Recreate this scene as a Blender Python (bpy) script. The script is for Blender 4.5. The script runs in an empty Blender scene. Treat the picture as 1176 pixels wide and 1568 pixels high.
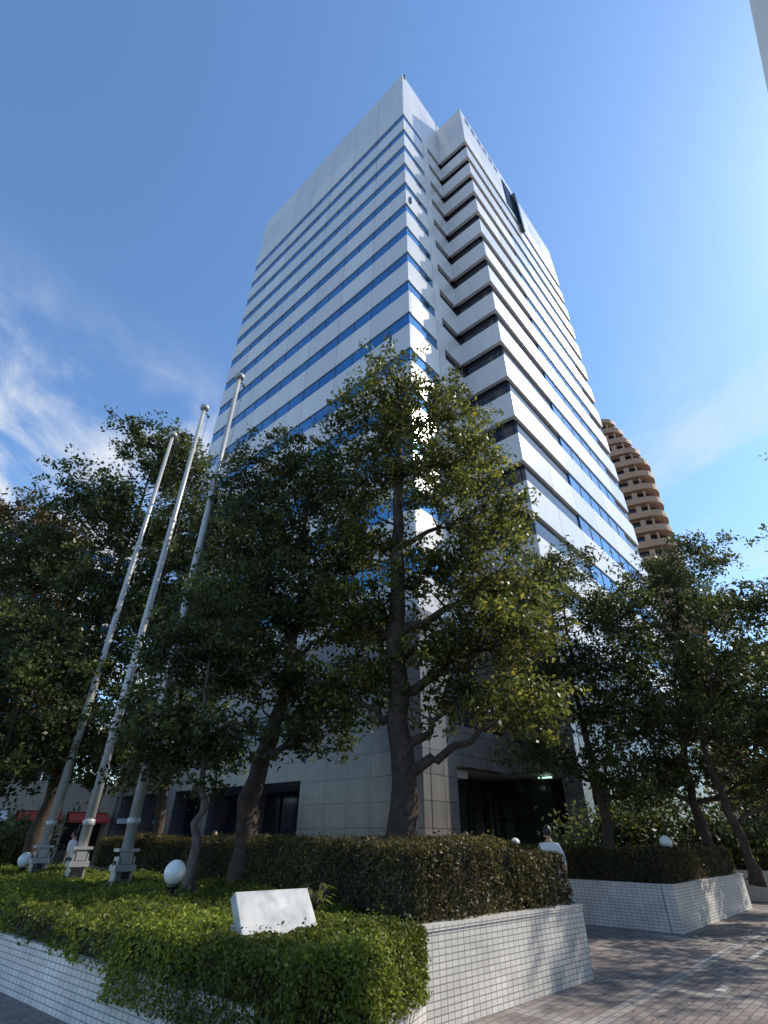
import bpy, math, random
import numpy as np
from mathutils import Vector, Matrix
random.seed(7); RNG=np.random.default_rng(11)
sc=bpy.context.scene
R=math.radians
# ------------------------------------------------------------ materials
def newmat(name):
    m=bpy.data.materials.new(name); m.use_nodes=True
    nt=m.node_tree; return m,nt,nt.nodes['Principled BSDF'],nt.nodes['Material Output']
def N(nt,t,**k):
    n=nt.nodes.new(t)
    for a,b in k.items():
        if a in n.inputs: n.inputs[a].default_value=b
        else: setattr(n,a,b)
    return n
def mixc(nt,fac,a,b,bt='MIX'):
    n=nt.nodes.new('ShaderNodeMix'); n.data_type='RGBA'; n.blend_type=bt
    for i,v in ((0,fac),(6,a),(7,b)):
        if hasattr(v,'is_output'): nt.links.new(v,n.inputs[i])
        elif i==0: n.inputs[0].default_value=v
        else: n.inputs[i].default_value=(*v,1)
    return n.outputs[2]
def M(name,col,rough=.6,metal=0.,var=.12,scale=3.,bump=0.,bscale=40.,spec=.5,emit=None):
    m,nt,b,o=newmat(name)
    tc=N(nt,'ShaderNodeTexCoord')
    ns=N(nt,'ShaderNodeTexNoise'); ns.inputs['Scale'].default_value=scale; ns.inputs['Detail'].default_value=5
    nt.links.new(tc.outputs['Object'],ns.inputs['Vector'])
    mr=N(nt,'ShaderNodeMapRange'); mr.inputs[1].default_value=.3; mr.inputs[2].default_value=.7
    nt.links.new(ns.outputs['Fac'],mr.inputs[0])
    c=mixc(nt,mr.outputs[0],tuple(x*(1-var) for x in col),tuple(min(1,x*(1+var)) for x in col))
    nt.links.new(c,b.inputs['Base Color'])
    b.inputs['Roughness'].default_value=rough; b.inputs['Metallic'].default_value=metal
    b.inputs['Specular IOR Level'].default_value=spec
    if bump:
        n2=N(nt,'ShaderNodeTexNoise'); n2.inputs['Scale'].default_value=bscale; n2.inputs['Detail'].default_value=5
        nt.links.new(tc.outputs['Object'],n2.inputs['Vector'])
        bp=N(nt,'ShaderNodeBump'); bp.inputs['Strength'].default_value=bump; bp.inputs['Distance'].default_value=.02
        nt.links.new(n2.outputs['Fac'],bp.inputs['Height']); nt.links.new(bp.outputs[0],b.inputs['Normal'])
    if emit:
        b.inputs['Emission Color'].default_value=(*emit[0],1); b.inputs['Emission Strength'].default_value=emit[1]
    return m
def panelmat(name,col,rough):
    # each metal panel (mesh island) differs slightly in tone and finish; faint rain streaks
    m,nt,b,o=newmat(name)
    g=N(nt,'ShaderNodeNewGeometry'); tc=N(nt,'ShaderNodeTexCoord')
    mp=N(nt,'ShaderNodeMapping'); mp.inputs['Scale'].default_value=(1.2,1.2,.09); nt.links.new(tc.outputs['Object'],mp.inputs[0])
    ns=N(nt,'ShaderNodeTexNoise'); ns.inputs['Scale'].default_value=1.; ns.inputs['Detail'].default_value=5; nt.links.new(mp.outputs[0],ns.inputs['Vector'])
    m1=N(nt,'ShaderNodeMapRange'); m1.inputs[3].default_value=.94; m1.inputs[4].default_value=1.05; nt.links.new(g.outputs['Random Per Island'],m1.inputs[0])
    m2=N(nt,'ShaderNodeMapRange'); m2.inputs[1].default_value=.3; m2.inputs[2].default_value=.7; m2.inputs[3].default_value=.93; m2.inputs[4].default_value=1.03; nt.links.new(ns.outputs['Fac'],m2.inputs[0])
    mu=N(nt,'ShaderNodeMath',operation='MULTIPLY'); nt.links.new(m1.outputs[0],mu.inputs[0]); nt.links.new(m2.outputs[0],mu.inputs[1])
    hs=N(nt,'ShaderNodeHueSaturation'); hs.inputs['Color'].default_value=(*col,1); nt.links.new(mu.outputs[0],hs.inputs['Value']); nt.links.new(hs.outputs[0],b.inputs['Base Color'])
    m3=N(nt,'ShaderNodeMapRange'); m3.inputs[3].default_value=rough-.05; m3.inputs[4].default_value=rough+.07; nt.links.new(g.outputs['Random Per Island'],m3.inputs[0]); nt.links.new(m3.outputs[0],b.inputs['Roughness'])
    b.inputs['Specular IOR Level'].default_value=.8
    return m
def leafmat(name,c1,c2,c3,trans=.35,rough=.5):
    m,nt,b,o=newmat(name)
    g=N(nt,'ShaderNodeNewGeometry'); cr=N(nt,'ShaderNodeValToRGB')
    e=cr.color_ramp.elements; e[0].color=(*c1,1); e[1].color=(*c3,1); e[1].position=1.
    x=e.new(.6); x.color=(*c2,1)
    nt.links.new(g.outputs['Random Per Island'],cr.inputs[0])
    tc=N(nt,'ShaderNodeTexCoord'); ns=N(nt,'ShaderNodeTexNoise'); ns.inputs['Scale'].default_value=.9; ns.inputs['Detail'].default_value=0
    nt.links.new(tc.outputs['Object'],ns.inputs['Vector'])
    mr=N(nt,'ShaderNodeMapRange'); mr.inputs[1].default_value=.3; mr.inputs[2].default_value=.7; mr.inputs[3].default_value=.6; mr.inputs[4].default_value=1.35
    nt.links.new(ns.outputs['Fac'],mr.inputs[0])
    hs=N(nt,'ShaderNodeHueSaturation'); nt.links.new(cr.outputs[0],hs.inputs['Color']); nt.links.new(mr.outputs[0],hs.inputs['Value'])
    nt.links.new(hs.outputs[0],b.inputs['Base Color']); b.inputs['Roughness'].default_value=rough; b.inputs['Specular IOR Level'].default_value=.35
    tr=N(nt,'ShaderNodeBsdfTranslucent'); 
    h2=N(nt,'ShaderNodeHueSaturation'); h2.inputs['Value'].default_value=1.8; nt.links.new(hs.outputs[0],h2.inputs['Color'])
    nt.links.new(h2.outputs[0],tr.inputs['Color'])
    mx=N(nt,'ShaderNodeMixShader'); mx.inputs[0].default_value=trans
    nt.links.new(b.outputs[0],mx.inputs[1]); nt.links.new(tr.outputs[0],mx.inputs[2]); nt.links.new(mx.outputs[0],o.inputs[0])
    return m
def brickmat(name,c1,c2,mort,bw,bh,ms,rough=.5,offset=0.,rot=0.,mode='wall',bump=.4,big=None,spec=.5,dirt=.25):
    m,nt,b,o=newmat(name)
    tc=N(nt,'ShaderNodeTexCoord')
    if mode=='wall':
        sp=N(nt,'ShaderNodeSeparateXYZ'); nt.links.new(tc.outputs['Object'],sp.inputs[0])
        ad=N(nt,'ShaderNodeMath',operation='ADD'); nt.links.new(sp.outputs[0],ad.inputs[0]); nt.links.new(sp.outputs[1],ad.inputs[1])
        cb=N(nt,'ShaderNodeCombineXYZ'); nt.links.new(ad.outputs[0],cb.inputs[0]); nt.links.new(sp.outputs[2],cb.inputs[1])
        vec=cb.outputs[0]
    else:
        mp=N(nt,'ShaderNodeMapping'); mp.inputs['Rotation'].default_value=(0,0,rot)
        nt.links.new(tc.outputs['Object'],mp.inputs[0]); vec=mp.outputs[0]
    def brick(w,h,s,a,bb,mm):
        br=N(nt,'ShaderNodeTexBrick'); br.offset=offset; br.squash=1.
        br.inputs['Scale'].default_value=1.; br.inputs['Brick Width'].default_value=w; br.inputs['Row Height'].default_value=h
        br.inputs['Mortar Size'].default_value=s; br.inputs['Color1'].default_value=(*a,1); br.inputs['Color2'].default_value=(*bb,1); br.inputs['Mortar'].default_value=(*mm,1)
        nt.links.new(vec,br.inputs['Vector']); return br
    br=brick(bw,bh,ms,c1,c2,mort); col=br.outputs['Color']
    if big:
        bg=brick(big[0],big[1],big[2],(0,0,0),(0,0,0),(1,1,1)); bg.offset=0
        col=mixc(nt,bg.outputs['Fac'],col,mixc(nt,br.outputs['Fac'],big[3],mort))
    ns=N(nt,'ShaderNodeTexNoise'); ns.inputs['Scale'].default_value=1.3; ns.inputs['Detail'].default_value=8; ns.inputs['Roughness'].default_value=.65
    nt.links.new(tc.outputs['Object'],ns.inputs['Vector'])
    mr=N(nt,'ShaderNodeMapRange'); mr.inputs[1].default_value=.3; mr.inputs[2].default_value=.7; mr.inputs[3].default_value=1-dirt; mr.inputs[4].default_value=1+dirt*.5
    nt.links.new(ns.outputs['Fac'],mr.inputs[0])
    hs=N(nt,'ShaderNodeHueSaturation'); nt.links.new(col,hs.inputs['Color']); nt.links.new(mr.outputs[0],hs.inputs['Value'])
    nt.links.new(hs.outputs[0],b.inputs['Base Color']); b.inputs['Roughness'].default_value=rough; b.inputs['Specular IOR Level'].default_value=spec
    if bump:
        bp=N(nt,'ShaderNodeBump'); bp.invert=True; bp.inputs['Strength'].default_value=bump; bp.inputs['Distance'].default_value=.006
        nt.links.new(br.outputs['Fac'],bp.inputs['Height']); nt.links.new(bp.outputs[0],b.inputs['Normal'])
    return m

AR=R(48)
m_panel=panelmat('panel_metal',(.64,.625,.61),.27)
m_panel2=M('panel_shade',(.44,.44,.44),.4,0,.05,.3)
m_glass=M('blue_glass',(.06,.24,.46),.05,.8,.2,.3,spec=.8)
m_dark=M('dark_glass',(.015,.02,.028),.12,0,.1,1.)
m_darkr=M('dark_tinted_glass',(.02,.035,.06),.06,.15,.2,.5,spec=.6)
m_green=M('green_glass',(.035,.055,.045),.1,0,.3,.8,spec=.6)
m_back=M('joint_dark',(.08,.085,.09),.7)
m_granite=brickmat('granite_panels',(.18,.165,.15),(.135,.125,.12),(.03,.03,.03),1.45,.95,.014,.22,0.,bump=.35,spec=.45,dirt=.28)
m_granited=brickmat('dark_granite_panels',(.075,.075,.078),(.06,.06,.065),(.02,.02,.02),1.45,.95,.012,.28,0.,bump=.3,spec=.45,dirt=.22)
m_tile=brickmat('white_tile',(.76,.73,.69),(.66,.635,.605),(.27,.26,.25),.105,.055,.005,.35,0.,bump=.5,dirt=.3)
m_pave=brickmat('paver',(.29,.245,.22),(.18,.155,.145),(.085,.078,.07),.2,.1,.006,.75,.5,rot=-AR,mode='xy',bump=.4,big=(2.2,3.1,.10,(.33,.305,.28)),dirt=.35)
m_soil=M('soil',(.05,.038,.025),.95,0,.3,8,bump=.6)
m_bark=M('bark',(.062,.042,.030),.9,0,.45,9,bump=1.,bscale=22)
m_barkg=M('bark_grey',(.13,.105,.085),.9,0,.35,9,bump=.9,bscale=30)
m_white=M('white_paint',(.72,.72,.70),.4,0,.04,4)
m_pole=M('pole_paint',(.44,.43,.41),.38,.25,.10,2)
m_globe=M('opal_globe',(.82,.82,.80),.18,0,.02,2)
m_stone=M('white_marble',(.50,.49,.47),.10,0,.30,6,spec=.8)
m_met=M('dark_metal',(.05,.05,.055),.4,.6)
m_brown=M('tan_tile',(.36,.225,.14),.7,0,.1,.4)
m_brown2=M('brown_tile',(.17,.095,.065),.7,0,.1,.4)
m_conc=M('concrete_white',(.76,.74,.70),.6,0,.06,.4)
m_conc2=M('concrete_grey',(.36,.37,.38),.7,0,.1,.4)
m_red=M('red_awning',(.55,.05,.03),.7,0,.1,2); m_cream=M('cream_wall',(.40,.34,.25),.7,0,.08,1)
m_lamp=M('tube_light',(.6,.9,.7),.5,emit=((.6,1.,.78),1.3))
L1=leafmat('leaf_camphor',(.036,.050,.012),(.080,.095,.018),(.26,.23,.04),.42,.42)
L2=leafmat('leaf_dark',(.028,.042,.012),(.058,.078,.020),(.13,.14,.035),.36,.42)
L3=leafmat('leaf_autumn',(.045,.045,.014),(.09,.07,.02),(.22,.12,.03),.35)
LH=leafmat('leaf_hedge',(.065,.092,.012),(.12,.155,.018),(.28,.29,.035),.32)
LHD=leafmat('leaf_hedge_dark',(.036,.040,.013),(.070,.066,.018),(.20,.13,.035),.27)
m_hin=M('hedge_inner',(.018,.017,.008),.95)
# ------------------------------------------------------------ mesh helpers
def obj(name,me,mats,parent=None):
    o=bpy.data.objects.new(name,me); sc.collection.objects.link(o)
    for m in mats: me.materials.append(m)
    if parent: o.parent=parent
    return o
def empty(name,loc=(0,0,0)):
    o=bpy.data.objects.new(name,None); o.location=loc; sc.collection.objects.link(o); return o
class MB:
    def __init__(s): s.v=[];s.f=[];s.m=[];s.sm=[]
    def hexa(s,p,mi=0):
        b=len(s.v); s.v+=[tuple(q) for q in p]
        for q in ((0,3,2,1),(4,5,6,7),(0,1,5,4),(1,2,6,5),(2,3,7,6),(3,0,4,7)):
            s.f.append(tuple(b+i for i in q)); s.m.append(mi); s.sm.append(False)
    def box(s,x0,x1,y0,y1,z0,z1,mi=0):
        s.hexa([(x0,y0,z0),(x1,y0,z0),(x1,y1,z0),(x0,y1,z0),(x0,y0,z1),(x1,y0,z1),(x1,y1,z1),(x0,y1,z1)],mi)
    def prism(s,poly,z0,z1,mi=0):
        b=len(s.v);n=len(poly)
        s.v+=[(x,y,z0) for x,y in poly]+[(x,y,z1) for x,y in poly]
        s.f.append(tuple(b+i for i in reversed(range(n)))); s.f.append(tuple(b+n+i for i in range(n)))
        s.m+=[mi,mi]; s.sm+=[False,False]
        for i in range(n):
            j=(i+1)%n; s.f.append((b+i,b+j,b+n+j,b+n+i)); s.m.append(mi); s.sm.append(False)
    def tube(s,pts,rad,n=8,mi=0,cap=True,smooth=True):
        pts=[Vector(p) for p in pts]; b=len(s.v); k=len(pts)
        u=None
        for i,p in enumerate(pts):
            d=(pts[min(i+1,k-1)]-pts[max(i-1,0)]).normalized()
            if u is None: u=d.orthogonal().normalized()
            else:
                u=(u-d*u.dot(d)); u=u.normalized() if u.length>1e-6 else d.orthogonal().normalized()
            w=d.cross(u)
            for j in range(n):
                a=2*math.pi*j/n; q=p+(u*math.cos(a)+w*math.sin(a))*rad[i]; s.v.append((q.x,q.y,q.z))
        for i in range(k-1):
            for j in range(n):
                j2=(j+1)%n; s.f.append((b+i*n+j,b+i*n+j2,b+(i+1)*n+j2,b+(i+1)*n+j)); s.m.append(mi); s.sm.append(smooth)
        if cap:
            s.f.append(tuple(b+j for j in reversed(range(n)))); s.f.append(tuple(b+(k-1)*n+j for j in range(n))); s.m+=[mi,mi]; s.sm+=[False,False]
    def ball(s,c,r,n=16,mi=0,sz=1.):
        pts=[];rad=[]
        for i in range(n//2+1):
            a=math.pi*i/(n//2); pts.append((c[0],c[1],c[2]-math.cos(a)*r*sz)); rad.append(max(1e-4,math.sin(a)*r))
        s.tube(pts,rad,n,mi)
    def make(s,name,mats,parent=None):
        me=bpy.data.meshes.new(name); me.from_pydata(s.v,[],s.f)
        me.polygons.foreach_set('material_index',s.m); me.polygons.foreach_set('use_smooth',s.sm); me.update()
        return obj(name,me,mats,parent)
def quads(name,V,mats,parent=None):
    n=len(V)//4; me=bpy.data.meshes.new(name)
    me.vertices.add(4*n); me.vertices.foreach_set('co',V.astype(np.float32).ravel())
    me.loops.add(4*n); me.loops.foreach_set('vertex_index',np.arange(4*n,dtype=np.int32))
    me.polygons.add(n); me.polygons.foreach_set('loop_start',np.arange(0,4*n,4,dtype=np.int32))
    me.update(calc_edges=True); me.validate()
    return obj(name,me,mats,parent)
def unit(a): return a/np.maximum(np.linalg.norm(a,axis=1,keepdims=True),1e-9)
def leaves(C,size,ratio=.45,bias=None,bw=0.):
    n=len(C); nn=RNG.normal(size=(n,3)); 
    if bias is not None: nn=unit(nn)+bias*bw
    nn=unit(nn); a=unit(np.cross(nn,RNG.normal(size=(n,3)))); b=np.cross(nn,a)
    l=(size*RNG.uniform(.6,1.25,n))[:,None]; w=l*ratio
    V=np.stack([C-a*l/2,C+b*w/2-a*l*.05+nn*w*.1,C+a*l/2,C-b*w/2-a*l*.05+nn*w*.1],1)
    return V.reshape(-1,3)
# ------------------------------------------------------------ trees
def tree(name,path,r0,lobes,lm,leaf=.13,dens=1.,bark=None,per=120,sig=.34):
    root=empty(name,path[0]); inv=-Vector(path[0])
    mb=MB(); nodes=[]
    P=[Vector(p) for p in path]
    fine=[];
    for i in range(len(P)-1):
        for k in range(5):
            t=k/5; fine.append(P[i].lerp(P[i+1],t)+Vector((random.gauss(0,.045),random.gauss(0,.045),0)))
    fine.append(P[-1]); K=len(fine)
    rads=[r0*(1-.88*(i/(K-1))**.8)*random.uniform(.94,1.08)+(.35*r0 if i==0 else .1*r0 if i==1 else 0) for i in range(K)]
    mb.tube(fine,rads,10)
    for p,r in zip(fine[4:],rads[4:]): nodes.append((p,r))
    C=[]
    for (x,y,z,rx,ry,rz) in lobes:
        c=Vector((x,y,z))
        best=min(nodes[:K-4],key=lambda nd:(nd[0]-c).length+ (3*max(0,nd[0].z-(c.z-.5*(Vector((nd[0].x-c.x,nd[0].y-c.y,0)).length)))))
        s,r=best; mid=s.lerp(c,.5)+Vector((random.gauss(0,.18),random.gauss(0,.18),-.12*(c-s).length))
        seq=[]
        for k in range(9):
            t=k/8; q=s*(1-t)**2+mid*2*t*(1-t)+c*t*t+Vector((random.gauss(0,.06),random.gauss(0,.06),random.gauss(0,.06)))*(0 if k==0 else 1); seq.append(q)
        rr=[max(.014,min(r*.6,.12)*(1-.8*k/8)) for k in range(9)]
        mb.tube(seq,rr,6)
        for q,r_ in zip(seq[2:],rr[2:]): nodes.append((q,r_))
        n=max(5,int(18*dens*(rx*ry*rz)**(2/3)))
        loc=[nd for nd in nodes if (nd[0]-c).length<max(rx,rz)*2.2]
        for i in range(n):
            v=Vector((random.gauss(0,1),random.gauss(0,1),random.gauss(0,1))).normalized()*(random.uniform(.1,1.)**.45)*random.uniform(.8,1.2)
            e=c+Vector((v.x*rx,v.y*ry,v.z*rz))
            nd=min(loc,key=lambda q:(q[0]-e).length+1.5*max(0,q[0].z-e.z+.1))
            s2=nd[0]; m2=s2.lerp(e,.55)+Vector((random.gauss(0,.08),random.gauss(0,.08),-.08-.05*random.random()))
            r2=min(nd[1]*.6,.035)
            mb.tube([s2,m2,e],[r2,r2*.6,.006],4,cap=False)
            C.append((e.x,e.y,e.z,random.uniform(.6,1.25)))
    C=np.array(C); n=len(C)*per
    idx=np.repeat(np.arange(len(C)),per)
    sub=RNG.normal(size=(len(C),7,3))*np.array([1,1,.6])*sig
    pick=RNG.integers(0,7,n)
    pts=C[idx,:3]+sub[idx,pick]*C[idx,3:4]+RNG.normal(size=(n,3))*np.array([.11,.11,.085])*(sig/.34)
    up=np.tile(np.array([[0,0,1.]]),(n,1))
    V=leaves(pts,leaf,.52,up,.5)
    o=mb.make('trunk_and_limbs',[bark or m_bark],root); o.location=inv
    o2=quads('foliage',V,[lm],root); o2.location=inv
    return root

tree('camphor_tree',[(.42,11,.7),(.40,11.05,3),(.32,11.1,6),(.38,11.2,9),(.45,11.3,11.5),(.4,11.3,14)],.32,
 [(.2,11.3,13.5,1.4,1.3,.9),(1.3,11.4,12.5,1.6,1.5,1.1),(-.7,11.4,12.0,1.3,1.3,1.),(1.9,11.2,10.7,1.5,1.6,1.0),(-.1,11.5,10.3,1.0,1.1,.9),
  (2.2,11.2,8.9,1.6,1.6,.9),(-.3,11.6,8.1,1.1,1.1,.9),(2.8,11.0,7.1,1.5,1.6,.8),(.9,11.0,7.0,1.0,1.1,.7),(2.7,11,5.4,1.6,1.6,.8),
  (-.5,11.3,6.0,1.2,1.2,.8),(1.1,11,5.2,1.2,1.2,.6),(2.6,11,3.9,1.4,1.3,.5),(-.7,11.3,4.3,.9,.9,.55),(1.5,10.9,4.0,.8,.9,.4)],L1,.135,1.0,per=150,sig=.32)
tree('evergreen_oak_tree',[(-2.75,12.3,.7),(-2.75,12.3,2.2),(-2.3,12.3,4.2),(-2.2,12.4,7),(-2.3,12.6,11)],.30,
 [(-2.3,12.6,11.2,1.6,1.5,.9),(-3.7,12.5,10.3,1.4,1.4,1.),(-1.3,12.5,10.0,1.2,1.3,1.),(-3.7,12.3,8.5,1.6,1.5,1.),(-1.6,12.5,8.1,1.3,1.3,1.),
  (-2.7,12.,6.7,1.7,1.5,1.),(-1.1,12.2,6.2,1.1,1.,.8),(-1.1,12,4.5,1.3,1.1,.7),(-4.0,12.6,6.5,1.3,1.2,1.),(-2.7,12.1,4.9,1.3,1.1,.7),(-1.6,11.9,3.5,1.1,1.,.45)],L2,.135,1.15,per=155)
tree('young_oak_tree',[(-3.15,10.4,.7),(-3.2,10.4,2.0),(-3.5,10.4,3.6),(-3.7,10.4,5.6)],.10,
 [(-3.75,10.4,5.8,.9,1.,.6),(-4.2,10.4,4.7,1.,1.1,.6),(-3.0,10.4,4.6,.95,1.,.6),(-4.35,10.3,3.2,1.0,1.,.5),(-3.1,10.4,3.2,.95,.9,.5),(-3.7,10.2,2.7,.9,.8,.35)],L2,.11,1.4,m_barkg,per=150,sig=.27)
tree('oak_tree',[(-10,17.5,0),(-10,17.5,4),(-10.2,17.5,8),(-10.2,17.5,15)],.28,
 [(-10.0,17.5,15.9,1.8,1.9,1.1),(-8.4,17.5,14.4,1.6,1.9,1.1),(-12.2,17.5,13.6,1.9,1.9,1.1),(-10.2,17.3,12.2,1.8,1.8,1.2),(-7.9,17.5,11.6,1.7,1.7,1.2),
  (-13.0,17.5,10.5,2.,1.9,1.2),(-10.4,17,9.1,1.9,1.9,1.2),(-8.0,17.3,8.6,1.8,1.6,1.2),(-12,17,7.2,2.,1.8,1.2),(-9.4,17,6.2,2.,1.7,1.2),(-12,16.6,4.2,1.8,1.6,.9),(-9.2,16.4,3.9,1.6,1.5,.8)],L2,.17,.98,per=125,sig=.42)
tree('oak_tree.001',[(-16,20,0),(-16,20,5),(-16.3,20,9),(-16,20,13)],.25,
 [(-16.5,20,13.8,1.9,1.9,.9),(-18.9,20,12.6,1.8,2,1.),(-14.6,20,12.0,2.,2,1.1),(-18,20,10.6,2.4,2.2,1.2),(-14.4,20,9.4,2.1,2,1.2),(-20,20,8.4,2.4,2.2,1.4),(-16.4,20,7.6,2.2,2.2,1.4),(-13.6,20,6.,2.2,2.2,1.4),(-18,20,5.3,2.2,2.2,1.4),(-15.5,19.6,3.9,1.8,1.7,.8)],L3,.185,.85,per=115,sig=.44)
tree('oak_tree.002',[(-9.9,14.5,.3),(-9.9,14.5,3),(-10,14.5,6)],.16,
 [(-10.2,14.5,6.6,1.5,1.6,.8),(-11.6,14.5,5.2,1.6,1.5,.9),(-9.0,14.3,5.3,1.4,1.4,.8),(-10.6,14.3,3.7,1.6,1.4,.7),(-8.3,14.3,3.8,1.4,1.2,.7),(-9.6,13.8,2.9,1.3,1.1,.45)],L2,.14,1.05,per=125)
tree('oak_tree.003',[(-6,16,.3),(-6,16,4),(-6.1,16,7),(-6,16,11)],.18,
 [(-6.2,16,11.5,1.5,1.5,.9),(-5.,16,10.2,1.4,1.4,1.),(-7.2,16,9.5,1.6,1.5,1.),(-5.6,16,8.3,1.6,1.5,1.),(-7.1,15.8,6.9,1.6,1.4,1.),(-5.2,15.8,5.9,1.6,1.4,1.),(-6.6,15.8,4.6,1.6,1.4,.8),(-6.9,15.5,3.2,1.5,1.3,.6),(-5.,15.6,3.6,1.1,1.1,.5)],L2,.145,1.05,per=125)
tree('camphor_tree.001',[(6.1,16,.7),(6.1,16,3),(5.9,16,6),(6.2,16,9)],.17,
 [(6.3,16,9.6,1.1,1.2,.8),(5.3,16,8.5,1.2,1.2,.9),(7.4,16,8.,1.2,1.2,.9),(5.1,16,6.8,1.4,1.3,.9),(7.3,16,6.3,1.3,1.3,.9),(5.3,16,5.2,1.4,1.3,.8),(7.4,16,4.6,1.4,1.3,.8),(4.6,16,3.7,1.2,1.1,.6),(6.2,15.9,3.4,1.1,1.,.5),(7.3,15.9,2.8,1.,1.,.4)],L2,.14,1.1,per=135)
tree('camphor_tree.002',[(9.5,17.5,.7),(9.5,17.5,3),(10,17.5,6),(11.2,17.5,9.5)],.17,
 [(12.1,17.5,10.7,1.4,1.3,.9),(10.4,17.5,9.9,1.3,1.3,.9),(8.9,17.5,8.5,1.3,1.3,.9),(11.8,17.5,8.6,1.6,1.5,1.),(9.6,17.5,6.9,1.5,1.5,1.),(12.6,17.5,6.6,1.6,1.5,1.),(8.7,17.5,5.1,1.5,1.4,.9),(11.1,17.3,5.,1.6,1.5,1.),(13,17.3,4.4,1.5,1.5,.9),(9.9,17.3,3.5,1.4,1.3,.6),(8.4,17.2,3.3,1.2,1.1,.5),(12,17.3,3.,1.3,1.2,.5)],L2,.14,1.1,per=135)
tree('camphor_tree.003',[(8.95,14.6,.7),(8.6,14.5,2.2),(8.5,14.4,4),(9.8,14.5,6)],.14,
 [(10.6,14.5,7.4,1.4,1.3,.9),(9.3,14.5,5.8,1.2,1.2,.8),(11.2,14.5,5.6,1.4,1.3,.9),(8.5,14.3,4.3,1.1,1.,.65),(10.2,14.3,4.,1.4,1.2,.8),(11.6,14.3,3.6,1.2,1.2,.7)],L2,.13,1.2,per=140)
# unseen tree added right of the view to throw dappled shade on the plaza
tree('added_shade_tree',[(13.2,11.2,0),(13.2,11.2,4),(13.,11.2,7),(13,11.1,10.5)],.2,
 [(13.2,11.2,10.3,1.3,1.4,.8),(12.3,11.0,8.8,1.3,1.5,.8),(14.2,11.6,8.6,1.4,1.5,.8),(12.6,12.4,7.2,1.2,1.3,.7),(13.6,10.6,6.6,1.4,1.3,.7),(12.7,11.3,5.4,1.1,1.2,.6)],L1,.14,.62,per=90,sig=.36)
def mass(name,x0,x1,y0,y1,h,n,lm,lf=.30):
    C=[];
    for i in range(n):
        x=random.uniform(x0,x1); y=random.uniform(y0,y1); hh=h*(.7+.3*math.sin(x*.6+y)) ; z=random.uniform(.1,1)**.7*hh
        C.append((x,y,z))
    C=np.array(C); per=90; idx=np.repeat(np.arange(n),per)
    pts=C[idx]+RNG.normal(size=(n*per,3))*np.array([.7,.7,.5])*(lf/.3); pts[:,2]=np.abs(pts[:,2])
    V=leaves(pts,lf,.55); root=empty(name); quads('foliage',V,[lm],root)
    mb=MB()
    for i in range(max(3,n//60)):
        x=random.uniform(x0,x1); y=random.uniform(y0,y1); mb.tube([(x,y,0),(x+.2,y,h*.4),(x,y,h*.7)],[.18,.12,.05],7)
    mb.make('trunks',[m_bark],root)
mass('distant_tree_row',-52,-20,42,50,12,420,L3)
mass('distant_tree_row.001',14.5,34,20.5,27,7.5,420,L2)
mass('shrub_row',6.5,16,20.2,21.3,2.6,150,L2,.2)
mass('shrub_row.001',-17,-12.5,21.5,23,2.0,70,L2,.18)
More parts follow.
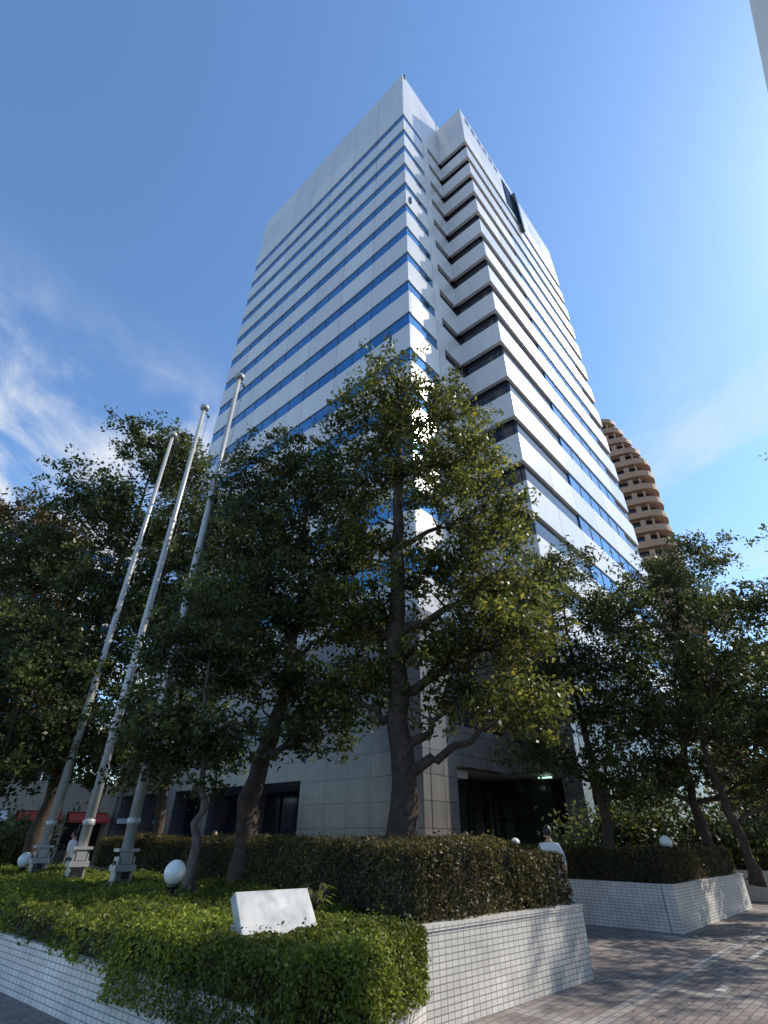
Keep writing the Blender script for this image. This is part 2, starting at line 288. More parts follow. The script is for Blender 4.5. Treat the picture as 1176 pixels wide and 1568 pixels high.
# ------------------------------------------------------------ hedges
def inpoly(px,py,poly):
    ins=np.zeros(len(px),bool); n=len(poly)
    for i in range(n):
        x1,y1=poly[i];x2,y2=poly[(i+1)%n]
        c=((y1>py)!=(y2>py))&(px<(x2-x1)*(py-y1)/(y2-y1+1e-12)+x1); ins^=c
    return ins
def edged(px,py,poly):
    d=np.full(len(px),9.); n=len(poly)
    for i in range(n):
        a=np.array(poly[i]);b=np.array(poly[(i+1)%n]); e=b-a; L=(e**2).sum()
        t=np.clip(((px-a[0])*e[0]+(py-a[1])*e[1])/L,0,1); d=np.minimum(d,np.hypot(px-a[0]-t*e[0],py-a[1]-t*e[1]))
    return d
def lump(x,y,z): return .5*np.sin(3.1*x+1.3*y+2*z)+.3*np.sin(7.3*y-4*x+5*z)+.25*np.sin(13*x+9*y+11*z)
def hedge(name,poly,z0,z1,dens,leaf,lm,amp=.04,rnd=.12):
    area=sum(poly[i][0]*poly[(i+1)%len(poly)][1]-poly[(i+1)%len(poly)][0]*poly[i][1] for i in range(len(poly)))/2
    if area<0: poly=poly[::-1]; area=-area
    xs=[p[0] for p in poly]; ys=[p[1] for p in poly]
    bb=(max(xs)-min(xs))*(max(ys)-min(ys)); n=int(bb*dens)
    px=RNG.uniform(min(xs),max(xs),n); py=RNG.uniform(min(ys),max(ys),n); k=inpoly(px,py,poly); px=px[k];py=py[k]
    d=edged(px,py,poly); rr=np.clip(rnd-d,0,rnd); drop=rnd-np.sqrt(np.maximum(rnd**2-rr**2,0))
    pz=z1-drop*.9+amp*lump(px,py,0*px)+RNG.uniform(-.07,.012,len(px))+ (RNG.random(len(px))<.04)*RNG.uniform(0,.09,len(px))
    A=[leaves(np.stack([px,py,pz],1),leaf,.55,np.tile([[0,0,1.]],(len(px),1)),.7)]
    for i in range(len(poly)):
        a=np.array(poly[i]);b=np.array(poly[(i+1)%len(poly)]); L=np.linalg.norm(b-a); e=(b-a)/L; nn=np.array([e[1],-e[0]])
        m=int(L*(z1-z0)*dens)
        if m<1: continue
        t=RNG.uniform(0,L,m); z=RNG.uniform(z0,z1,m)
        up=np.clip(z-(z1-rnd),0,rnd); inn=rnd-np.sqrt(np.maximum(rnd**2-up**2,0))
        base=a[None]+e[None]*t[:,None]
        thin=(np.sin(5.3*base[:,0]+4.1*base[:,1]+3*z)+np.sin(9.7*base[:,1]-6*z+1.3*base[:,0])>1.45)&(RNG.random(m)<.6)
        off=-inn*.9+amp*lump(base[:,0],base[:,1],z)+RNG.uniform(-.08,.012,m)+(RNG.random(m)<.04)*RNG.uniform(0,.08,m)
        q=(base+nn[None]*off[:,None])[~thin]; z=z[~thin]; m=len(z)
        A.append(leaves(np.stack([q[:,0],q[:,1],z],1),leaf,.55,np.tile([[nn[0],nn[1],.3]],(m,1)),.7))
    root=empty(name); quads('foliage',np.concatenate(A),[lm],root)
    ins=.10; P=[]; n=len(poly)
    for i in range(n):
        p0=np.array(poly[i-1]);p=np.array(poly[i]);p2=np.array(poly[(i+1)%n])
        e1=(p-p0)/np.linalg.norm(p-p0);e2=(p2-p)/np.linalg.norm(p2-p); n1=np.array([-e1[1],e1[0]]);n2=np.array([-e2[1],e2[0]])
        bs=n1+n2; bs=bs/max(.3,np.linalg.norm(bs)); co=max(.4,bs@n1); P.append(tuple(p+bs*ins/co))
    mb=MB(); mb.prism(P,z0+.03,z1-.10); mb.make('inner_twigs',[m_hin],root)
    return root
hedge('low_hedge',[(-.60,4.72),(.02,5.52),(.50,6.50),(-.55,7.0),(-1.3,6.6),(-2.2,7.2),(-2.55,6.35)],.28,.84,5200,.040,LH,.07,.14)
hedge('low_hedge.001',[(-2.5,6.30),(-2.2,7.2),(-1.3,6.75),(-.2,7.9),(-3.2,12.8),(-8.8,17.6),(-13.5,15.6),(-5.04,8.52)],.45,.82,1500,.052,LH,.07,.12)
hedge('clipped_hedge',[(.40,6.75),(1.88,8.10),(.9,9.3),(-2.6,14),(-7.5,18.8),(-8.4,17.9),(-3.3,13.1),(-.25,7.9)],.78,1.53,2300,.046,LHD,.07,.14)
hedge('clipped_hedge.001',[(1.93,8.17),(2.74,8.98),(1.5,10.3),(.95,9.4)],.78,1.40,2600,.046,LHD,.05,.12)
dL=Vector((-.743,.669,0)); dR=Vector((.669,.743,0))
def lp(p,a,b):
    return (p[0]+dL.x*a+dR.x*b,p[1]+dL.y*a+dR.y*b)
C2=(6.06,12.95)
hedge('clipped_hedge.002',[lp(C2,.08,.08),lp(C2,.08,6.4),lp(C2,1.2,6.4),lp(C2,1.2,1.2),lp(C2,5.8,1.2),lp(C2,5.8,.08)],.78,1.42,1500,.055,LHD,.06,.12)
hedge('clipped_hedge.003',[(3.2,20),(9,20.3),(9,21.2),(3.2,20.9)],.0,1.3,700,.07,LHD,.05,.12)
def shrub(name,x,y,z,n,l):
    r=empty(name,(x,y,z)); V=[]
    mb=MB()
    for i in range(n):
        a=random.uniform(0,6.28); t=random.uniform(.2,1.1); d=Vector((math.cos(a)*t,math.sin(a)*t,1)).normalized()*random.uniform(.12,.30)
        mb.tube([(0,0,0),tuple(d)],[.006,.004],4); u=Vector((math.cos(a),math.sin(a),-.3)).normalized(); s=u.cross(Vector((0,0,1))).normalized()
        V+=[d,d+u*l*.5+s*l*.17,d+u*l-Vector((0,0,.02)),d+u*l*.5-s*l*.17]
    mb.make('stems',[m_barkg],r); quads('leaves',np.array([tuple(v) for v in V]),[LH],r)
shrub('broadleaf_seedling',-.75,7.30,.86,34,.13)
# ------------------------------------------------------------ planter walls
def wallrun(mb_parent,p,q,h,th=.22,name='wall_run',ext=0):
    p=Vector((*p,0));q=Vector((*q,0)); L=(q-p).length
    mb=MB(); mb.box(0,L,0,th,-.02,h-.05); 
    mb.box(-.012,L+.012,-.012,th+.012,h-.048,h,0)
    o=mb.make(name,[m_tile],mb_parent); o.location=p; o.rotation_euler=(0,0,math.atan2(q.y-p.y,q.x-p.x)); return o
pw=empty('tiled_planter_wall')
F=(-.63,4.87); B=(.46,6.62); A=(2.86,8.98); LE=(-14.5,16.4)
wallrun(pw,(.0,5.66),B,.30); wallrun(pw,F,(-.003,5.655),.30)
wallrun(pw,B,A,.80)
Ab=(A[0]+dL.x*14,A[1]+dL.y*14)
o=wallrun(pw,(A[0]+dL.x*.24,A[1]+dL.y*.24),Ab,.798); 
wallrun(pw,LE,(-.9,5.1),.50)
mb=MB(); mb.prism([(-.5,5.1),(.4,6.7),(2.6,8.95),(-7,17.6),(-13.8,16.2),(-2,6.4)],-.01,.44); mb.make('soil',[m_soil],pw)
mb=MB(); mb.prism([(.5,6.9),(2.55,8.95),(-7,17.4),(-8,17.2),(-3,12.6),(-.3,8)],.45,.74); mb.make('soil_upper',[m_soil],pw)
pw2=empty('tiled_planter_wall.001')
wallrun(pw2,C2,lp(C2,0,6.6),.80); wallrun(pw2,lp(C2,6,0),lp(C2,.235,0),.797)
wallrun(pw2,lp(C2,.235,6.37),lp(C2,6,6.37),.795)
mb=MB(); mb.prism([lp(C2,.2,.2),lp(C2,.2,6.3),lp(C2,6,6.3),lp(C2,6,.2)],-.01,.72); mb.make('soil',[m_soil],pw2)
C3=lp(C2,-1.5,9.0)
pw3=empty('tiled_planter_wall.002')
wallrun(pw3,C3,lp(C3,0,7),.80); wallrun(pw3,lp(C3,5,0),lp(C3,.235,0),.797)
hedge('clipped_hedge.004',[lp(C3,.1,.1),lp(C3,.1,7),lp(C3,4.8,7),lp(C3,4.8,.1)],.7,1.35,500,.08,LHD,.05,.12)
# ------------------------------------------------------------ ground
mb=MB(); mb.v=[(-1500,-1500,0),(1500,-1500,0),(1500,1500,0),(-1500,1500,0)]; mb.f=[(0,1,2,3)]; mb.m=[0]; mb.sm=[False]
mb.make('pavement_ground',[m_pave])
mh=MB(); mh.tube([(7.5,12.2,.002),(7.5,12.2,.010)],[.3,.3],28,0,smooth=False); mh.tube([(7.5,12.2,.010),(7.5,12.2,.016)],[.25,.25],28,1,smooth=False)
for i in range(-3,4): mh.box(7.5-.2+abs(i)*.03,7.5+.2-abs(i)*.03,12.2+i*.065-.012,12.2+i*.065+.012,.016,.021,0)
mh.make('manhole_cover',[m_conc2,m_met])
ps=MB()
def strip(p,a,b,la,w):
    q=[lp(p,a,b),lp(p,a,b+la),lp(p,a+w,b+la),lp(p,a+w,b)]
    ps.prism(q,.001,.005)
strip((3.9,8.3),-.2,.3,.35,.10); strip((5.4,10.2),-.2,.3,1.6,.08); strip((4.6,9.6),.1,.3,1.6,.08)
ps.make('light_paving_strips',[M('light_stone',(.45,.43,.40),.7,var=.2)])
n=900; fx=RNG.uniform(-1,9,n); fy=RNG.uniform(5,13,n); k=(fx-fy*.9>-4.6)&(fx-fy>-8); 
fl=np.stack([fx[k],fy[k],np.full(k.sum(),.012)],1); V=leaves(fl,.05,.5,np.tile([[0,0,1.]],(k.sum(),1)),6.)
quads('fallen_leaves',V,[L3])
# ------------------------------------------------------------ office tower
P0=Vector((1.7,22.9,0)); La=27.4; a=6.8; b=3.7; c=24.6
tower=empty('office_tower',P0)
def BX(mb,o,d,n,s0,s1,z0,z1,e0,e1,mi):
    pts=[]
    for z in (z0,z1):
        for (s,e) in ((s0,e0),(s1,e0),(s1,e1),(s0,e1)):
            p=o+d*s+n*e-P0; pts.append((p.x,p.y,z))
    mb.hexa(pts,mi)
tw=MB(); SH=3.96; ZT=69.0; NB=15
def facade(o,d,n,s0,s1,ztop,segs,wh,pm=0,zbot=11.,rows=3,th=.3):
    np_=max(1,round((s1-s0)/3.9)); w=(s1-s0)/np_
    def pan(z0,z1,np2=None):
        k=np2 or np_; ww=(s1-s0)/k
        for i in range(k):
            g0=.0 if i==0 else .022; g1=.0 if i==k-1 else .022
            BX(tw,o,d,n,s0+i*ww+g0,s0+(i+1)*ww-g1,z0,z1,-th,0,pm)
    zt=ZT+wh/2
    for r in range(rows):
        h=(ztop-zt)/rows; pan(zt+r*h+(.0 if r==0 else .04),zt+(r+1)*h)
    for k in range(NB):
        zc=ZT-k*SH; zlow=(ZT-(k+1)*SH+wh/2) if k<NB-1 else zbot
        pan(zlow,zc-wh/2)
        for (sa,sb,mi,rec) in segs:
            if rec is None:
                BX(tw,o,d,n,sa,sb,zc-wh/2,zc+wh/2,-th,0,pm)
            else:
                BX(tw,o,d,n,sa,sb,zc-wh/2,zc+wh/2,-th-.25,-rec,mi)
                m=max(1,round((sb-sa)/1.95))
                if sb-sa>3 and rec<.2:
                    for i in range(1,m): 
                        x=sa+(sb-sa)*i/m; BX(tw,o,d,n,x-.03,x+.03,zc-wh/2,zc+wh/2,-rec,-rec+.03,3)
HO=79.0; HM=81.7
facade(P0,dL,-dR,0,La,HM,[(.08,La,1,.08)],1.4)
facade(P0,dR,-dL,.3,a,HM,[(.56,3.4,1,.08),(3.4,4.4,0,None),(4.4,a,2,.25)],1.2,)
Pn=P0+dR*a
facade(Pn,-dL,-dR,0,b,HO,[(0,b-.5,2,.42)],1.65,pm=0)
P1=Pn-dL*b
facade(P1,dR,-dL,.3,c,HO,[(.5,8.7,4,.20),(8.7,c-3.9,1,.10),(c-3.9,c,4,.2)],1.6)
facade(P0+dL*La,dR,dL,.3,a+c,HM,[(.6,a+c,1,.1)],1.15)
facade(P1+dR*c,dL,dR,.3,La+b-.3,HO,[(.6,La+b-.6,1,.1)],1.15)
def RB(s0,s1,r0,r1,z0,z1,mi): BX(tw,P0,dL,dR,s0,s1,z0,z1,r0,r1,mi)
RB(.56,La-.32,.56,a+c-.32,10.9,HM-.6,3)
RB(-b+.56,.55,a+.56,a+c-.33,10.9,HO-.6,3)
RB(-.001,.3,a+.3,a+c,HO-.6,HM,0)
BX(tw,P1,dR,-dL,9.6,13.4,70.5,77.2,.002,.05,1)
for i in range(9): BX(tw,P1,dR,-dL,9.7,11.9,70.9+i*.7,71.15+i*.7,.05,.12,2)
BX(tw,P1,dR,-dL,12.3,12.8,67.5,77.0,.05,.5,2)
for i in range(6): BX(tw,P1,dR,-dL,1.0+i*1.4,1.8+i*1.4,77.2,78.2,.002,.03,2)
BX(tw,P0,dR,-dL,.5,.7,50.6,51.6,.01,.14,2)
tw.make('curtain_wall',[m_panel,m_glass,m_dark,m_back,m_darkr],tower)
gr=MB()
def G(o,d,n,s0,s1,z0,z1,e0,e1,mi):
    pts=[]
    for z in (z0,z1):
        for (s,e) in ((s0,e0),(s1,e0),(s1,e1),(s0,e1)):
            p=o+d*s+n*e-P0; pts.append((p.dot(dR),p.dot(dL),z))
    gr.hexa(pts,mi)
Z=10.98
G(P0,dL,-dR,0,7.6,0,Z,-.5,0.02,0)
G(P0,dL,-dR,7.6,La,3.9,5.6,-.5,0.02,0); G(P0,dL,-dR,7.6,La,7.3,Z,-.5,.02,0); G(P0,dL,-dR,7.6,La,5.6,7.3,-.5,-.12,1)
for i in range(5):
    s=11.5+i*4.; G(P0,dL,-dR,s,s+.9,0,3.9,-.9,.02,0)
G(P0,dR,-dL,.52,2.4,0,Z,-.5,.02,0); G(P0,dR,-dL,2.4,a,4.3,6.0,-.5,.02,0);G(P0,dR,-dL,2.4,a,6.0,7.8,-.5,-.12,1);G(P0,dR,-dL,2.4,a,7.8,Z,-.5,.02,0)
G(Pn,-dL,-dR,0,b,4.3,Z,-.5,.02,0)
G(P1,dR,-dL,.52,3,4.3,Z,-.5,.02,5)
G(P1,dR,-dL,3,c,0,5.0,-.5,.02,5);G(P1,dR,-dL,3,c,5.,7.2,-.5,-.12,1);G(P1,dR,-dL,3,c,7.2,Z,-.5,.02,5)
G(P1,dR,-dL,.0,.9,0,4.3,-.9,.02,5)
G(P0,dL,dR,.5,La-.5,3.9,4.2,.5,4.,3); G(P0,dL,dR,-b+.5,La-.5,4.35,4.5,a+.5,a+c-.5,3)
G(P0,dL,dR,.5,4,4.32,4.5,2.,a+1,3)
G(P0,dL,dR,4.,La-.4,0,3.95,4.,a+c-.5,1); G(P0,dL,dR,-b+3.2,4.0,0,4.3,a+3.4,a+c-.6,6)
G(P0,dL,dR,3.0,3.99,0,4.3,2.6,a+3.3,6)
for i in range(10):
    s=5.2+i*2.2; G(P0,dL,dR,s,s+.07,0,3.9,3.9,3.99,2)
for i in range(4): G(P0,dL,dR,-b+3.3+i*1.0,-b+3.36+i*1.0,0,4.3,a+3.3,a+3.39,2)
G(P0,dL,dR,-b+3.2,2.95,2.4,2.5,a+3.31,a+3.385,2)
for i in range(5): G(P0,dL,dR,2.93,2.99,0,4.3,2.8+i*1.6,2.86+i*1.6,2)
for i in range(2): G(P0,dR,-dL,2.9+i*1.9,3.9+i*1.9,4.22,4.29,-2.2,-2.05,4)
for i in range(2): G(Pn,-dL,-dR,.5+i*1.5,1.2+i*1.5,4.22,4.29,-2.4,-2.25,4)
G(P0,dL,dR,La-.5,La,0,Z,0,a+c,0); G(P0,dL,dR,-b,La,0,Z,a+c-.5,a+c,0)
po=gr.make('granite_podium',[m_granite,m_dark,m_met,m_panel2,m_lamp,m_granited,m_green],tower)
po.rotation_euler=(0,0,math.atan2(dR.y,dR.x))
rd=MB(); rd.tube([(.25,.35,HM-.5),(.25,.35,HM+.6),(.25,.35,HM+1.3)],[.16,.14,.02],8)
rd.make('lightning_rod',[m_met],tower)
# ------------------------------------------------------------ tan apartment block
ap=empty('tan_apartment_tower',(48.2,84,0)); am=MB()
f=Vector((.44,.90,0)); rc=Vector((3.6,-7.6,0))
def poly_ap(off,sh=0):
    R0=3.2
    base=[(-30,0)]
    for k in range(7):
        t=k/6*math.pi/2; base.append((-R0+R0*math.sin(t)-sh,R0-R0*math.cos(t)))
    base+= [(-sh,15),(-30,15)]
    out=[]
    for (x,y) in base:
        xx=x-off if x>-20 else x+off; yy=y+off if y<5 else y-off
        p=rc+Vector((.90,-.44,0))*xx+f*yy; out.append((p.x,p.y))
    return out
NF=25
for k in range(NF):
    z=k*3.05; sh=0 if k<22 else (k-21)*.9
    am.prism(poly_ap(1.1,sh),z,z+3.05,1); am.prism(poly_ap(0,sh),z,z+1.25,0)
    am.prism(poly_ap(.7,sh),z+2.55,z+3.049,2)
    for i in range(14):
        x=-29+i*2.0-sh
        if x>-2.6: continue
        p=rc+Vector((.90,-.44,0))*x+f*.15; q=Vector((.90,-.44,0))*.35; g=f*1.0
        am.prism([(p.x,p.y),(p.x+q.x*(2.6 if i%2==0 else 1),p.y+q.y*(2.6 if i%2==0 else 1)),(p.x+q.x+g.x,p.y+q.y+g.y),(p.x+g.x,p.y+g.y)],z+1.25,z+2.55,0)
am.prism(poly_ap(0,3.6),NF*3.05,NF*3.05+1.,0)
am.make('storeys',[m_brown,m_dark,m_brown2],ap)
# ------------------------------------------------------------ other buildings
def block(name,loc,rot,w,d,h,wall,fl=3.3,win=1.5,bay=3.,pent=True):
    r=empty(name,loc); r.rotation_euler=(0,0,rot); mb=MB()
    mb.box(-w/2+.3,w/2-.3,-d/2+.3,d/2-.3,0,h-.3,1)
    z=0
    while z<h-.5:
        z2=min(h,z+fl-win); mb.box(-w/2,w/2,-d/2,d/2,z if z else 0,z2,0); z+=fl
    n=int(w/bay)
    for i in range(n+1):
        x=-w/2+.01+(w-.52)*i/n; mb.box(x,x+.5,-d/2+.01,-d/2+.3,0,h-.5,0); mb.box(x,x+.5,d/2-.3,d/2-.01,0,h-.5,0)
    if pent: mb.box(-w/4,w/4,-d/4,d/4,h,h+3,0)
    mb.make('storeys_and_windows',[wall,m_glass],r); return r
block('glass_office_building',(-106,104,0),R(35),20,22,70,m_conc2,4,2.6,2.)
block('white_apartment_building',(-62,88,0),R(35),22,16,48,m_conc)
sh_=empty('shop_building',(-26,36,0)); sh_.rotation_euler=(0,0,R(38)); mb=MB()
mb.box(-12,12,0,8,2.9,4.6,0); mb.box(-12,12,1.2,8,0,2.9,2)
for i in range(9): mb.box(-12+i*2.95,-11.6+i*2.95,.0,1.2,0,2.9,0)
for i in range(8):
    x=-11.5+i*2.95; mb.hexa([(x,-1.3,2.25),(x+2.4,-1.3,2.25),(x+2.4,-.01,2.3),(x,-.01,2.3),(x,-1.3,2.4),(x+2.4,-1.3,2.4),(x+2.4,-.01,2.85),(x,-.01,2.85)],1 if i%3!=1 else 3)
    mb.box(x,x+2.2,1.14,1.19,.0,.7,0); mb.box(x+1.05,x+1.13,1.12,1.18,.7,2.2,3)
mb.make('shopfront',[m_cream,m_red,m_dark,m_white],sh_)
r=empty('neighbouring_white_tower',(14.6,5.8,0)); mb=MB()
def nb(a0,a1,b0,b1,z0,z1,mi):
    q=[]
    for (s,t) in ((a0,b0),(a1,b0),(a1,b1),(a0,b1)):
        v=dR*s-dL*t; q.append((v.x,v.y))
    mb.prism(q,z0,z1,mi)
nb(-14,5.,0.3,14,0,29.5,1)
for k in range(7): nb(-14.2,5.2,0,14.2,k*3.6,k*3.6+2.2 if k<6 else 30,0)
mb.make('storeys',[m_conc,m_dark],r)
# ------------------------------------------------------------ flagpoles
def flagpole(name,x,y,zt):
    r=empty(name,(x,y,.44)); mb=MB(); H=zt-.44
    mb.tube([(0,0,.1),(0,0,H*.34),(0,0,H*.35),(0,0,H*.66),(0,0,H*.67),(0,0,H)],[.105,.098,.088,.082,.072,.06],16,0)
    for z,rr in ((H*.345,.108),(H*.665,.092),(1.35,.125)): mb.tube([(0,0,z-.06),(0,0,z-.045),(0,0,z+.045),(0,0,z+.06)],[rr*.9,rr,rr,rr*.9],16,0)
    mb.tube([(0,0,H),(0,0,H+.03),(0,0,H+.06),(0,0,H+.16),(0,0,H+.20),(0,0,H+.24)],[.06,.12,.15,.16,.11,.02],16,0)
    mb.tube([(.0,0,H-.12),(.13,0,H-.10),(.20,0,H-.14)],[.02,.02,.02],8,1); mb.tube([(.2,-.02,H-.17),(.2,.02,H-.17)],[.05,.05],12,1)
    mb.tube([(.2,0,H-.17),(.16,.01,H*.5),(.125,0,1.2)],[.008]*3,5,1)
    mb.box(-.20,.20,-.20,.20,0,.05,0)
    for sx in (-1,1):
        mb.box(min(sx*.12,sx*.155),max(sx*.12,sx*.155),-.12,.12,.05,.78,0)
        for z in (.3,.68): mb.tube([(sx*.15,0,z),(sx*.195,0,z)],[.04,.04],6,1)
    mb.box(-.19,.19,-.15,.15,.56,.66,0); mb.box(-.19,.19,-.15,.15,.86,.91,0)
    mb.box(-.10,.10,-.128,-.112,.67,.85,0)
    mb.box(-.06,.06,-.19,-.155,.45,.56,1)
    o=mb.make('pole_and_base',[m_pole,m_met],r); o.rotation_euler=(0,0,R(42))
flagpole('flagpole',-4.80,11.5,14.15); flagpole('flagpole.001',-6.38,12.95,14.15); flagpole('flagpole.002',-8.0,14.4,14.15)
# ------------------------------------------------------------ globe lamps
def globe(name,x,y,z,zb,r=.155):
    e_=empty(name,(x,y,zb)); mb=MB(); h=z-zb
    mb.ball((0,0,h),r,28,0,1.03)
    mb.tube([(0,0,h-r-.05),(0,0,h-r-.03),(0,0,h-r+.03)],[.05,.085,.08],16,1)
    mb.tube([(0,0,0),(0,0,.03),(0,0,.04),(0,0,h-r-.03)],[.09,.09,.04,.04],12,1)
    mb.make('globe_and_post',[m_globe,m_met],e_)
globe('globe_lamp',-3.05,9.2,1.10,.44); globe('globe_lamp.001',6.75,14.2,1.53,.7,.14); globe('globe_lamp.002',4.35,19.4,1.45,0)
globe('globe_lamp.003',12.2,21.,1.45,0); globe('globe_lamp.004',-8.75,15.1,1.03,.44)
# ------------------------------------------------------------ stone plaque
r=empty('marble_plaque',(-.9,6.1,.44)); mb=MB()
def sl(u,v,w):
    U=Vector((.74,.67,0)); W=Vector((-.67,.74,0)); S=(W*.62+Vector((0,0,.80))).normalized(); Nn=U.cross(S)
    if Nn.y>0: Nn=-Nn
    p=U*u+S*v+Nn*w+Vector((0,0,.34)); return (p.x,p.y,p.z)
def slab(u0,u1,v0,v1,w0,w1,mi):
    mb.hexa([sl(u0,v0,w0),sl(u1,v0,w0),sl(u1,v1,w0),sl(u0,v1,w0),sl(u0,v0,w1),sl(u1,v0,w1),sl(u1,v1,w1),sl(u0,v1,w1)],mi)
slab(-.42,.42,0,.42,-.10,0,0)
mb.prism([(-.35,-.18),(.25,.36),(.1,.52),(-.5,-.02)],0,.42,0)
po_=mb.make('slab',[m_stone,m_white],r)
bv=po_.modifiers.new('bevel','BEVEL'); bv.width=.008; bv.segments=2
# ------------------------------------------------------------ people
m_skin=M('skin',(.50,.32,.24),.5,0,.05); m_hair=M('hair',(.012,.010,.009),.5); m_shirt=M('shirt',(.74,.76,.80),.8,0,.04,6); m_trs=M('trousers',(.03,.035,.05),.8); m_shirtb=M('dark_shirt',(.05,.06,.09),.8)
def person(name,x,y,rot,walk=.0,scale=1.,shirt=None):
    V=[];E=[];Rr=[]
    def add(p,r,par=None):
        V.append(p);Rr.append(r if isinstance(r,tuple) else (r,r))
        if par is not None: E.append((par,len(V)-1))
        return len(V)-1
    pel=add((0,0,.95),(.155,.11)); ab=add((0,.0,1.10),(.14,.10),pel); ch=add((0,0,1.30),(.17,.115),ab); nk=add((0,0,1.45),(.075,.07),ch); hd0=add((0,-.01,1.54),(.055,.06),nk)
    for s in (-1,1):
        sh=add((s*.16,0,1.40),(.065,.06),ch); ud=add((s*.215,.01,1.24),(.05,.05),sh); el=add((s*.235,.03,1.10),(.042,.042),ud); w_=add((s*.235,-.05+.1*s*walk,.87),(.026,.03),el)
        pa=add((s*.232,-.07+.1*s*walk,.80),(.018,.038),w_)
        for k in range(4):
            yy=-.105+.023*k+.1*s*walk; a_=add((s*.229,yy,.745),(.009,.009),pa); add((s*.222,yy-.005,.70-.006*abs(k-1.5)),(.007,.007),a_)
        t1=add((s*.222,-.115+.1*s*walk,.79),(.010,.010),pa); add((s*.217,-.13+.1*s*walk,.755),(.008,.008),t1)
        hp=add((s*.09,0,.88),(.095,.095),pel); kn=add((s*.10,-.02-s*walk*.22,.50),(.062,.065),hp); an=add((s*.10,.03-s*walk*.36,.10),(.042,.045),kn); add((s*.11,-.13-s*walk*.36,.035),(.045,.03),an)
    me=bpy.data.meshes.new(name+'_sk'); me.from_pydata(V,E,[]); o=bpy.data.objects.new('tmp',me); sc.collection.objects.link(o)
    md=o.modifiers.new('s','SKIN'); 
    for i,sv in enumerate(me.skin_vertices[0].data): sv.radius=Rr[i]; sv.use_root=(i==0)
    md.use_smooth_shade=True
    ss=o.modifiers.new('u','SUBSURF'); ss.levels=2; ss.render_levels=2
    dg=bpy.context.evaluated_depsgraph_get(); bm=bpy.data.meshes.new_from_object(o.evaluated_get(dg)); bpy.data.objects.remove(o)
    root=empty(name,(x,y,0)); root.rotation_euler=(0,0,rot); root.scale=(scale,)*3
    bo=obj('body',bm,[shirt or m_shirt,m_trs,m_skin,m_hair],root)
    for p in bm.polygons:
        c_=p.center; p.use_smooth=True
        if c_.z<.08: i=3
        elif c_.z<.97 and abs(c_.x)<.195: i=1
        elif c_.z>1.455 or (abs(c_.x)>.19 and c_.z<1.12): i=2
        else: i=0
        p.material_index=i
    import bmesh
    b_=bmesh.new(); bmesh.ops.create_uvsphere(b_,u_segments=28,v_segments=20,radius=1.)
    for v in b_.verts:
        q=v.co.copy(); x_,y_,z_=q.x*.076,q.y*.096,q.z*.118
        if z_<0: x_*=1-.28*(-q.z); y_=y_*(1-.12*(-q.z))-.012*(-q.z)
        if y_<-.07 and abs(x_)<.016 and -.045<z_<.012: y_-=.022*(1-(abs(z_+.025)/.04))
        if y_<-.05 and abs(abs(x_)-.03)<.014 and abs(z_-.008)<.014: y_+=.010
        if abs(x_)>.064 and abs(y_-.01)<.03 and abs(z_)<.035: x_*=1.18
        v.co=(x_,y_,z_)
    hm=bpy.data.meshes.new('head'); b_.to_mesh(hm); b_.free()
    ho=obj('head',hm,[m_skin,m_hair],root); ho.location=(0,-.015,1.62)
    for p in hm.polygons:
        p.use_smooth=True; p.material_index=1 if (p.center.z>.065 or (p.center.y>.02 and p.center.z>-.05)) else 0
    b_=bmesh.new(); bmesh.ops.create_uvsphere(b_,u_segments=24,v_segments=16,radius=1.)
    bmesh.ops.delete(b_,geom=[v for v in b_.verts if v.co.z<-.45 or (v.co.y<-.55 and v.co.z<.55)],context='VERTS')
    for v in b_.verts: v.co=(v.co.x*.086,v.co.y*.104+.006,v.co.z*.124+.006)
    hm2=bpy.data.meshes.new('hair'); b_.to_mesh(hm2); b_.free(); h2=obj('hair',hm2,[m_hair],root); h2.location=(0,-.015,1.62)
    for p in hm2.polygons: p.use_smooth=True
    return root
person('walking_person',3.42,12.2,R(170),.7,1.04); person('walking_person.001',-5.7,20.5,R(60),.6); person('walking_person.002',-10.6,20.8,R(-90),.5,.97)
person('walking_person.003',2.5,17.5,R(-60),.6,1.,m_shirtb); person('walking_person.004',-6.2,20.1,R(40),.5,.96,m_shirtb); person('walking_person.005',13.2,20.0,R(120),.6,1.)
person('walking_person.006',-16.2,25.,R(30),.5,1.)
# ------------------------------------------------------------ world / sun / camera
SAZ,SEL=78,42
w=bpy.data.worlds.new("World"); sc.world=w; w.use_nodes=True; nt=w.node_tree
bg=nt.nodes['Background']; sky=nt.nodes.new('ShaderNodeTexSky'); sky.sky_type='NISHITA'; sky.sun_disc=False
sky.sun_elevation=R(SEL); sky.sun_rotation=R(SAZ); sky.air_density=1.0; sky.dust_density=.4; sky.ozone_density=2.0
tc=nt.nodes.new('ShaderNodeTexCoord'); sp=nt.nodes.new('ShaderNodeSeparateXYZ'); nt.links.new(tc.outputs['Generated'],sp.inputs[0])
def MA(op,a_,b_=None):
    n=nt.nodes.new('ShaderNodeMath'); n.operation=op
    for i,v in enumerate((a_,b_)):
        if v is None: continue
        if hasattr(v,'is_output'): nt.links.new(v,n.inputs[i])
        else: n.inputs[i].default_value=v
    return n.outputs[0]
def MR(v,a0,a1,b0=0.,b1=1.):
    n=nt.nodes.new('ShaderNodeMapRange'); n.interpolation_type='SMOOTHSTEP'; nt.links.new(v,n.inputs[0])
    for i,q in enumerate((a0,a1,b0,b1)): n.inputs[i+1].default_value=q
    return n.outputs[0]
den=MA('ADD',MA('MAXIMUM',sp.outputs[2],0.),.12)
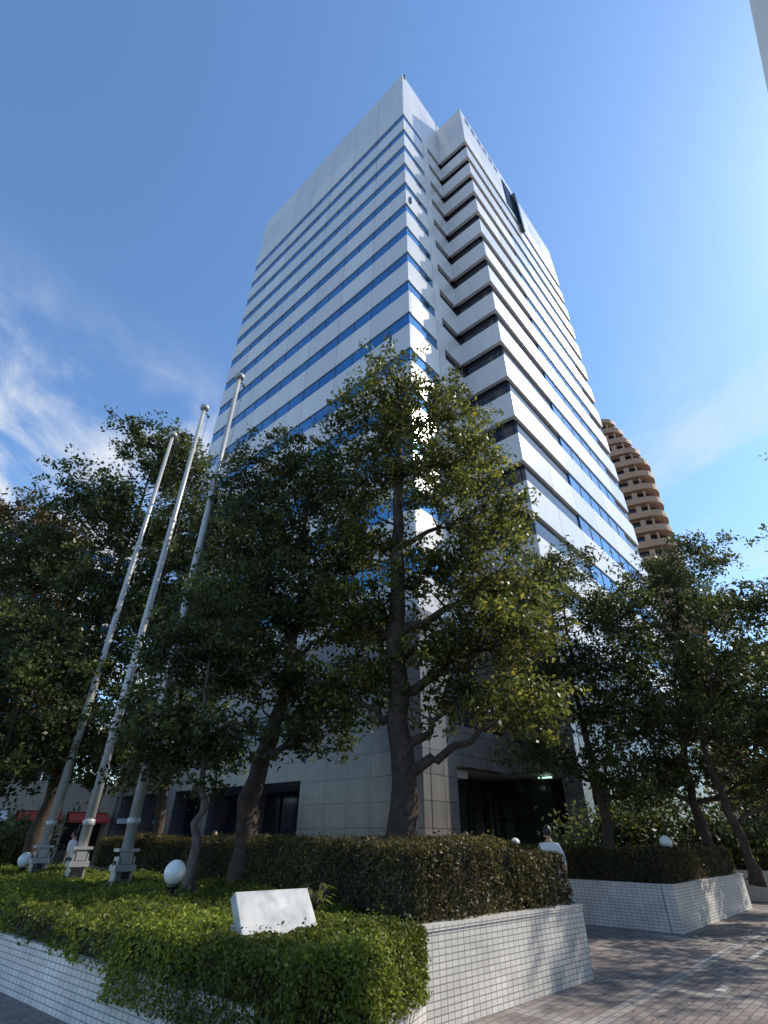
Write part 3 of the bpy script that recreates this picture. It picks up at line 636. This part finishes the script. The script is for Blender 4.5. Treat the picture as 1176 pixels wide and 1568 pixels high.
cb=nt.nodes.new('ShaderNodeCombineXYZ'); nt.links.new(MA('DIVIDE',sp.outputs[0],den),cb.inputs[0]); nt.links.new(MA('DIVIDE',sp.outputs[1],den),cb.inputs[1])
mp=nt.nodes.new('ShaderNodeMapping'); mp.inputs['Rotation'].default_value=(0,0,R(20)); mp.inputs['Scale'].default_value=(1.3,.85,1); nt.links.new(cb.outputs[0],mp.inputs[0])
n1=nt.nodes.new('ShaderNodeTexNoise'); n1.inputs['Scale'].default_value=2.8; n1.inputs['Detail'].default_value=11; n1.inputs['Roughness'].default_value=.6; n1.inputs['Distortion'].default_value=.6
nt.links.new(mp.outputs[0],n1.inputs['Vector'])
n2=nt.nodes.new('ShaderNodeTexNoise'); n2.inputs['Scale'].default_value=.8; n2.inputs['Detail'].default_value=2; nt.links.new(mp.outputs[0],n2.inputs['Vector'])
cl=MR(n1.outputs['Fac'],.40,.72)
reg=MA('MAXIMUM',MA('MULTIPLY',MR(sp.outputs[0],-.15,-.42),MR(sp.outputs[2],.76,.55)),MA('MULTIPLY',MR(sp.outputs[0],.35,.6),MA('MULTIPLY',MR(sp.outputs[2],.78,.45),.9)))
msk=MA('MULTIPLY',MA('MULTIPLY',cl,reg),MR(n2.outputs['Fac'],.34,.54,.35,1.))
tint=nt.nodes.new('ShaderNodeMix'); tint.data_type='RGBA'; tint.blend_type='MULTIPLY'; tint.inputs[0].default_value=1.; nt.links.new(sky.outputs[0],tint.inputs[6]); tint.inputs[7].default_value=(1.22,1.52,1.72,1)
mx=nt.nodes.new('ShaderNodeMix'); mx.data_type='RGBA'; nt.links.new(MA('MINIMUM',msk,.9),mx.inputs[0]); nt.links.new(tint.outputs[2],mx.inputs[6]); mx.inputs[7].default_value=(5.9,6.1,6.4,1)
nt.links.new(mx.outputs[2],bg.inputs[0]); bg.inputs[1].default_value=.15
sl_=bpy.data.lights.new('sun','SUN'); sl_.energy=4.8; sl_.angle=R(.5); sl_.color=(1,.92,.79); so=bpy.data.objects.new('sun',sl_); sc.collection.objects.link(so)
sd=Vector((math.sin(R(SAZ))*math.cos(R(SEL)),math.cos(R(SAZ))*math.cos(R(SEL)),math.sin(R(SEL))))
so.rotation_euler=sd.to_track_quat('Z','Y').to_euler(); so.location=(0,0,100)
cd=bpy.data.cameras.new('camera'); cam=bpy.data.objects.new('camera',cd); sc.collection.objects.link(cam); sc.camera=cam
cd.sensor_fit='VERTICAL'; cd.sensor_height=36; cd.lens=36*770/1568; cd.clip_end=4000; cd.clip_start=.05
cam.matrix_world=Matrix.Translation((0,0,1.55))@Matrix.Rotation(R(90+33),4,'X')@Matrix.Rotation(R(.6),4,'Z')
sc.view_settings.view_transform='Standard'; sc.view_settings.look='None'; sc.view_settings.exposure=0
